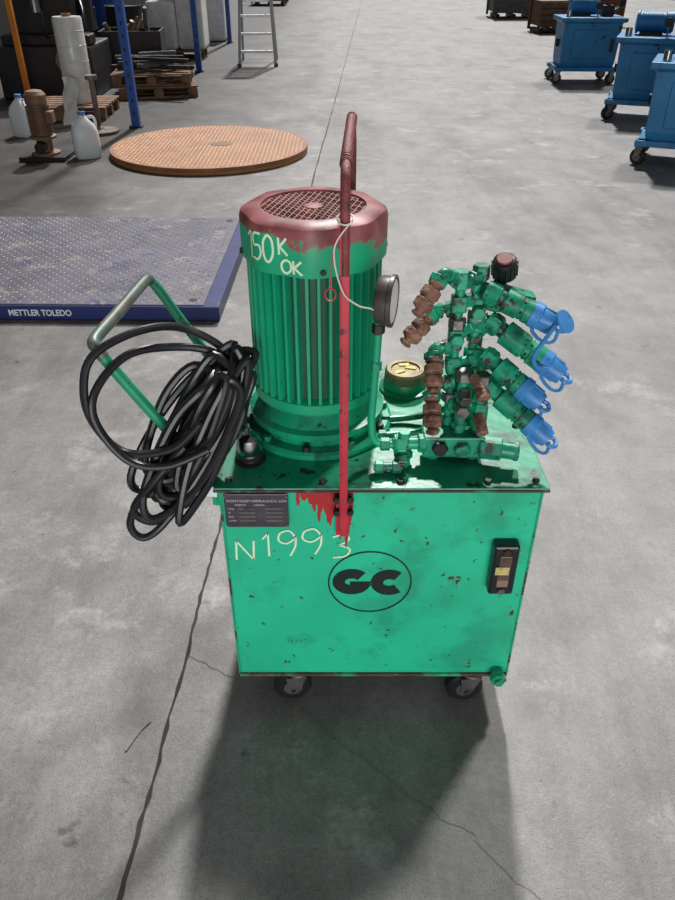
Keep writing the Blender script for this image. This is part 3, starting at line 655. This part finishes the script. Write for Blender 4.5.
def jug(loc,rz):
    J=root('plastic_jug',loc,rz)
    bm=bmesh.new(); prof=[(.0,.11,.085),(.02,.12,.095),(.22,.12,.095),(.28,.10,.08),(.33,.05,.045),(.35,.03,.03),(.37,.03,.03)]
    rings=[]
    for z,a,b in prof:
        rings.append([bm.verts.new((a*abs(math.cos(t))**.6*(1 if math.cos(t)>0 else -1),b*abs(math.sin(t))**.6*(1 if math.sin(t)>0 else -1),z)) for t in [2*math.pi*k/28+.01 for k in range(28)]])
    for p,q in zip(rings,rings[1:]):
        for k in range(28): bm.faces.new((p[k],p[(k+1)%28],q[(k+1)%28],q[k]))
    bm.faces.new(rings[0]);bm.faces.new(rings[-1]); finish(bm,'jug_body',J,WHITE,True,local=True)
    cyl('jug_cap',J,(0,0,.36),(0,0,.395),.034,BLUECAP,local=True)
    tube('jug_handle',J,[(.03,0,.34),(.085,0,.345),(.11,0,.31),(.108,0,.25)],.012,WHITE,local=True)
jug((-2.33,7.2,0),.4); jug((-3.25,8.15,0),-.3)
PM=root('vertical_pump_motor',(-2.70,7.15,0))
box('pump_base',PM,(0,0,.02),(.42,.3,.04),DARK,.004,local=True)
lathe('pump_body',PM,[(.13,.04),(.13,.06),(.07,.07),(.07,.17),(.12,.18),(.12,.20),(.085,.21),(.085,.46),(.095,.47),(.095,.54),(.07,.57),(.03,.58),(.001,.58)],(0,0,0),(0,0,1),PUMPB,32,local=True)
bm=bmesh.new()
for i in range(24):
    a=2*math.pi*i/24; M=Matrix.Rotation(a,4,'Z')
    vs=[bm.verts.new(M@Vector(p)) for p in((.08,-.003,.22),(.102,-.003,.22),(.102,-.003,.45),(.08,-.003,.45),(.08,.003,.22),(.102,.003,.22),(.102,.003,.45),(.08,.003,.45))]
    for f in((0,1,2,3),(4,5,6,7),(0,1,5,4),(1,2,6,5),(2,3,7,6),(3,0,4,7)): bm.faces.new([vs[k] for k in f])
finish(bm,'pump_fins',PM,PUMPB,local=True)
box('pump_terminal_box',PM,(.11,-.02,.36),(.06,.1,.1),PUMPB,.008,local=True)
cyl('pump_outlet',PM,(0,-.05,.12),(0,-.16,.12),.045,DARK,local=True)
FS=root('flanged_stand',(-2.52,8.3,0)); 
lathe('stand_disc',FS,[(.2,0),(.2,.03),(.06,.035),(.04,.06),(.028,.07),(.028,.5),(.06,.51),(.06,.55),(.001,.55)],(0,0,0),(0,0,1),mat('stand_grey',(120,108,100),.5,.2,var=.4,vscale=12),28,local=True)
def tyre(loc,r,w):
    t=root('rubber_tyre',loc)
    lathe('tread',t,[(r*.6,0),(r*.9,0),(r,w*.2),(r,w*.8),(r*.9,w),(r*.6,w),(r*.55,w*.8),(r*.55,w*.2)],(0,0,0),(0,0,1),BLACK,36,local=True)
    lathe('rim',t,[(r*.56,w*.3),(r*.56,w*.6),(r*.2,w*.65),(.001,w*.65)],(0,0,0),(0,0,1),GREYM,24,local=True)
tyre((-4.1,8.75,0),.3,.2); tyre((-4.12,8.77,.2),.29,.2)
DM=root('old_milling_machine',(-3.75,11.0,0),.05)
box('machine_bed',DM,(0,0,.3),(1.2,1.2,.6),DGREY,.03,local=True); box('machine_column',DM,(-.05,.2,1.15),(.85,.7,1.1),DGREY,.04,local=True)
box('machine_table',DM,(.05,-.35,.66),(1.1,.35,.12),DARK,.02,local=True); box('machine_head',DM,(-.05,-.25,1.35),(.45,.5,.4),BLACK,.05,local=True)
cyl('machine_spindle',DM,(-.05,-.35,.95),(-.05,-.35,1.18),.07,STEEL,28,local=True); cyl('machine_handwheel',DM,(.3,-.62,.45),(.3,-.66,.45),.15,STEEL,24,local=True)
cyl('machine_motor',DM,(.42,.15,.72),(.42,.15,1.15),.12,BLACK,24,local=True)
tube('machine_hose',DM,[(.42,.0,1.1),(.5,-.25,.9),(.45,-.5,.5),(.52,-.63,.15)],.02,BLACK,local=True)
tube('machine_lever',DM,[(.1,-.55,.7),(.12,-.72,.78),(.14,-.76,1.0)],.015,BLACK,local=True)
OP=root('orange_post',(-3.83,9.95,0)); box('post',OP,(0,0,1.2),(.06,.06,2.4),ORANGE,.005,local=True); box('post_foot',OP,(0,0,.01),(.18,.18,.02),DARK,.002,local=True)
for (x,y) in ((-4.0,13.0),(-3.4,13.5),(-4.3,15.9)):
    D=root('oil_drum',(x,y,0)); lathe('drum',D,[(.27,0),(.29,.0),(.29,.02),(.28,.04),(.28,.28),(.29,.3),(.28,.32),(.28,.58),(.29,.6),(.28,.62),(.28,.86),(.29,.88),(.27,.88),(.27,.87),(.001,.87)],(0,0,0),(0,0,1),BLUERACK if y>15 else DARK,32,local=True)
SB=root('scrap_bin',(-3.0,12.25,0),.1)
for n,c,s in (('side_a',(-.42,0,.35),(.03,.7,.6)),('side_b',(.42,0,.35),(.03,.7,.6)),('side_c',(0,-.34,.35),(.84,.03,.6)),('side_d',(0,.34,.35),(.84,.03,.6)),('bottom',(0,0,.06),(.84,.7,.04))): box('bin_'+n,SB,c,s,DARK,.004,local=True)
for i in range(4): box('bin_foot_%d'%i,SB,(-.36+.72*(i%2),-.28+.56*(i//2),.025),(.08,.08,.05),DARK,.002,local=True)
for i in range(9): cyl('bin_scrap_%d'%i,SB,(rr.uniform(-.3,.3),rr.uniform(-.25,.25),.2),(rr.uniform(-.35,.35),rr.uniform(-.28,.28),rr.uniform(.7,.95)),.03,GREYM if i%2 else PUMPB,10,local=True)
LD=root('step_ladder',(-1.32,13.6,0),.05)
for s in(-1,1):
    tube('front_rail_%d'%(s+1),LD,[(s*.30,0,0),(s*.2,.42,1.9)],.026,ALU,smooth=False,local=True,seg=6)
    tube('rear_rail_%d'%(s+1),LD,[(s*.30,1.0,0),(s*.2,.48,1.9)],.02,ALU,smooth=False,local=True,seg=6)
    cyl('rail_foot_%d'%(s+1),LD,(s*.302,0,0),(s*.30,.005,.05),.035,REDBIN,local=True,seg=8)
for i in range(7):
    z=.22+i*.25; t=z/1.9; box('step_%d'%i,LD,(0,.42*t,z),(.57-.19*t,.08,.035),ALU,.003,local=True)
for i in range(3):
    z=.4+i*.5; t=z/1.9; box('rear_bar_%d'%i,LD,(0,1-.52*t,z),(.57-.19*t,.02,.03),ALU,.002,local=True)
box('ladder_top',LD,(0,.45,1.91),(.42,.2,.04),REDBIN,.01,local=True)

# ------------------------------------------------------------ blue power packs at right
def bluepack(loc,rz,seed,tm=BLUEM):
    B=root('blue_hydraulic_power_pack',loc,rz); r=random.Random(seed)
    for i,(a,b) in enumerate([(-.38,-.27),(.38,-.27),(-.38,.27),(.38,.27)]): caster('caster_%d'%i,B,a,b,.17,.07,r.uniform(-.6,.6),True,BLACK)
    for i,b in enumerate((-.27,.27)): box('skid_%d'%i,B,(0,b,.19),(.9,.10,.05),tm,.004,local=True)
    for i,a in enumerate((-.38,.38)): box('cross_%d'%i,B,(a,0,.19),(.10,.6,.05),tm,.004,local=True)
    bm=bmesh.new()
    lv=[(.21,.37,.25),(.28,.385,.265),(.76,.40,.29),(.78,.45,.34),(.83,.45,.34)]
    R=[[bm.verts.new((sx*a,sy*b,z)) for sx,sy in((-1,-1),(1,-1),(1,1),(-1,1))] for z,a,b in lv]
    for p,q in zip(R,R[1:]):
        for k in range(4): bm.faces.new((p[k],p[(k+1)%4],q[(k+1)%4],q[k]))
    bm.faces.new(R[0]);bm.faces.new(R[-1]); finish(bm,'tank',B,tm,local=True,bevel=.008)
    box('front_panel',B,(0,-.287,.50),(.5,.012,.36),tm,.006,rot=Matrix.Rotation(.05,4,'X'),local=True)
    box('level_glass',B,(.3,-.29,.49),(.035,.02,.16),BLACK,.003,local=True)
    cyl('side_port',B,(-.39,0,.5),(-.43,0,.5),.05,DARK,local=True)
    z0=.07
    lathe('pump_motor',B,[(.05,0),(.11,.01),(.11,.03),(.095,.04),(.095,.30),(.105,.31),(.105,.38),(.08,.40),(.001,.40)],(-.3,.05,.88+z0),(1,0,0),tm,28,local=True)
    for k in range(8): lathe('motor_fin_%d'%k,B,[(.094,0),(.108,.0),(.108,.008),(.094,.008)],(-.24+.028*k,.05,.88+z0),(1,0,0),tm,24,local=True)
    box('motor_foot',B,(-.12,.05,.775+z0),(.24,.16,.03),DARK,.004,local=True)
    box('valve_block',B,(.22,.0,.83+z0),(.16,.2,.13),DARK,.006,local=True)
    for k in range(3):
        cyl('solenoid_%d'%k,B,(.22,-.07+.07*k,.89+z0),(.22,-.07+.07*k,.99+z0),.026,GREYM if k%2 else REDBIN,local=True)
        tube('hose_%d'%k,B,[(.30,-.07+.07*k,.83+z0),(.40,-.08+.07*k,.88+z0),(.42,-.05+.06*k,.96+z0),(.3,.02*k,1.02+z0),(.12,.1,.98+z0),(.08,.12,.8+z0)],.013,BLACK,local=True,seg=8)
    cyl('breather',B,(-.34,-.2,.825),(-.34,-.2,.91),.035,CHROME,local=True)
    cyl('gauge',B,(.05,-.2,.97),(.05,-.23,.97),.045,DARK,local=True); cyl('gauge_post',B,(.05,-.2,.825),(.05,-.2,.94),.01,STEEL,local=True)
bluepack((3.17,6.98,0),math.radians(-24),1); bluepack((3.55,9.15,0),math.radians(-22),2); bluepack((3.58,12.0,0),math.radians(-3),3)
def crate(loc,s,rz,m,name):
    B=root(name,loc,rz); w,d,h=s
    box('shell',B,(0,0,h/2+.1),(w-.04,d-.04,h-.1),m,.01,local=True)
    for k in range(4): box('slat_f%d'%k,B,(0,-d/2,.18+k*(h-.16)/3.4),(w,.02,.1),m,.003,local=True)
    for k in (-1,1):
        for l in(-1,1): box('corner_%d%d'%(k+1,l+1),B,(k*w/2,l*d/2,h/2+.05),(.06,.06,h),m,.004,local=True)
    for k in(-1,0,1): box('foot_%d'%(k+1),B,(k*w*.38,0,.05),(.1,d,.1),DARK,.003,local=True)
crate((4.95,19.8,0),(.7,.7,.6),.1,mat('brown_crate',(104,76,60),.7,var=.3),'shipping_crate')
crate((5.0,24.5,0),(1.2,1,1.1),0,GREYM,'shipping_crate'); crate((6.6,22.0,0),(1.2,1,1.),.1,mat('rust_bin',(118,74,58),.7,var=.3),'shipping_crate')
crate((6.3,27.5,0),(1.3,1,1.2),0,REDBIN,'shipping_crate'); crate((-2.4,30.5,0),(1.2,1,.8),0,WOOD,'shipping_crate')

# ------------------------------------------------------------ lights / world
w=bpy.data.worlds.new('world'); scene.world=w; w.use_nodes=True
w.node_tree.nodes['Background'].inputs['Color'].default_value=(.95,.97,1,1); w.node_tree.nodes['Background'].inputs['Strength'].default_value=.14
def sun(n,e,d,ang,col):
    sl=bpy.data.lights.new(n,'SUN'); sl.energy=e; sl.angle=math.radians(ang); sl.color=col
    so=bpy.data.objects.new(n,sl); scene.collection.objects.link(so); so.rotation_euler=Vector(d).to_track_quat('-Z','Y').to_euler(); so.location=(1,8,9)
sun('roof_light_sun',3.3,(-.10,-1,-1.08),3,(1,.99,.975))
sun('roof_light_side',1.9,(-.40,-.62,-1),5,(1,.985,.97))
al=bpy.data.lights.new('door_daylight','AREA'); al.shape='RECTANGLE'; al.size=4.5; al.size_y=2.0; al.energy=222; al.color=(.95,.98,1)
ao=bpy.data.objects.new('door_daylight',al); scene.collection.objects.link(ao); ao.location=(.5,-4.2,1.1); ao.rotation_euler=Vector((-.03,1,-.02)).to_track_quat('-Z','Y').to_euler()

cam=bpy.data.cameras.new('camera'); co=bpy.data.objects.new('camera',cam); scene.collection.objects.link(co)
co.location=(0,0,1.6); co.rotation_euler=(math.radians(90-34.4),0,0); cam.sensor_fit='VERTICAL'; cam.sensor_height=36; cam.lens=29.2; cam.clip_end=200
scene.camera=co
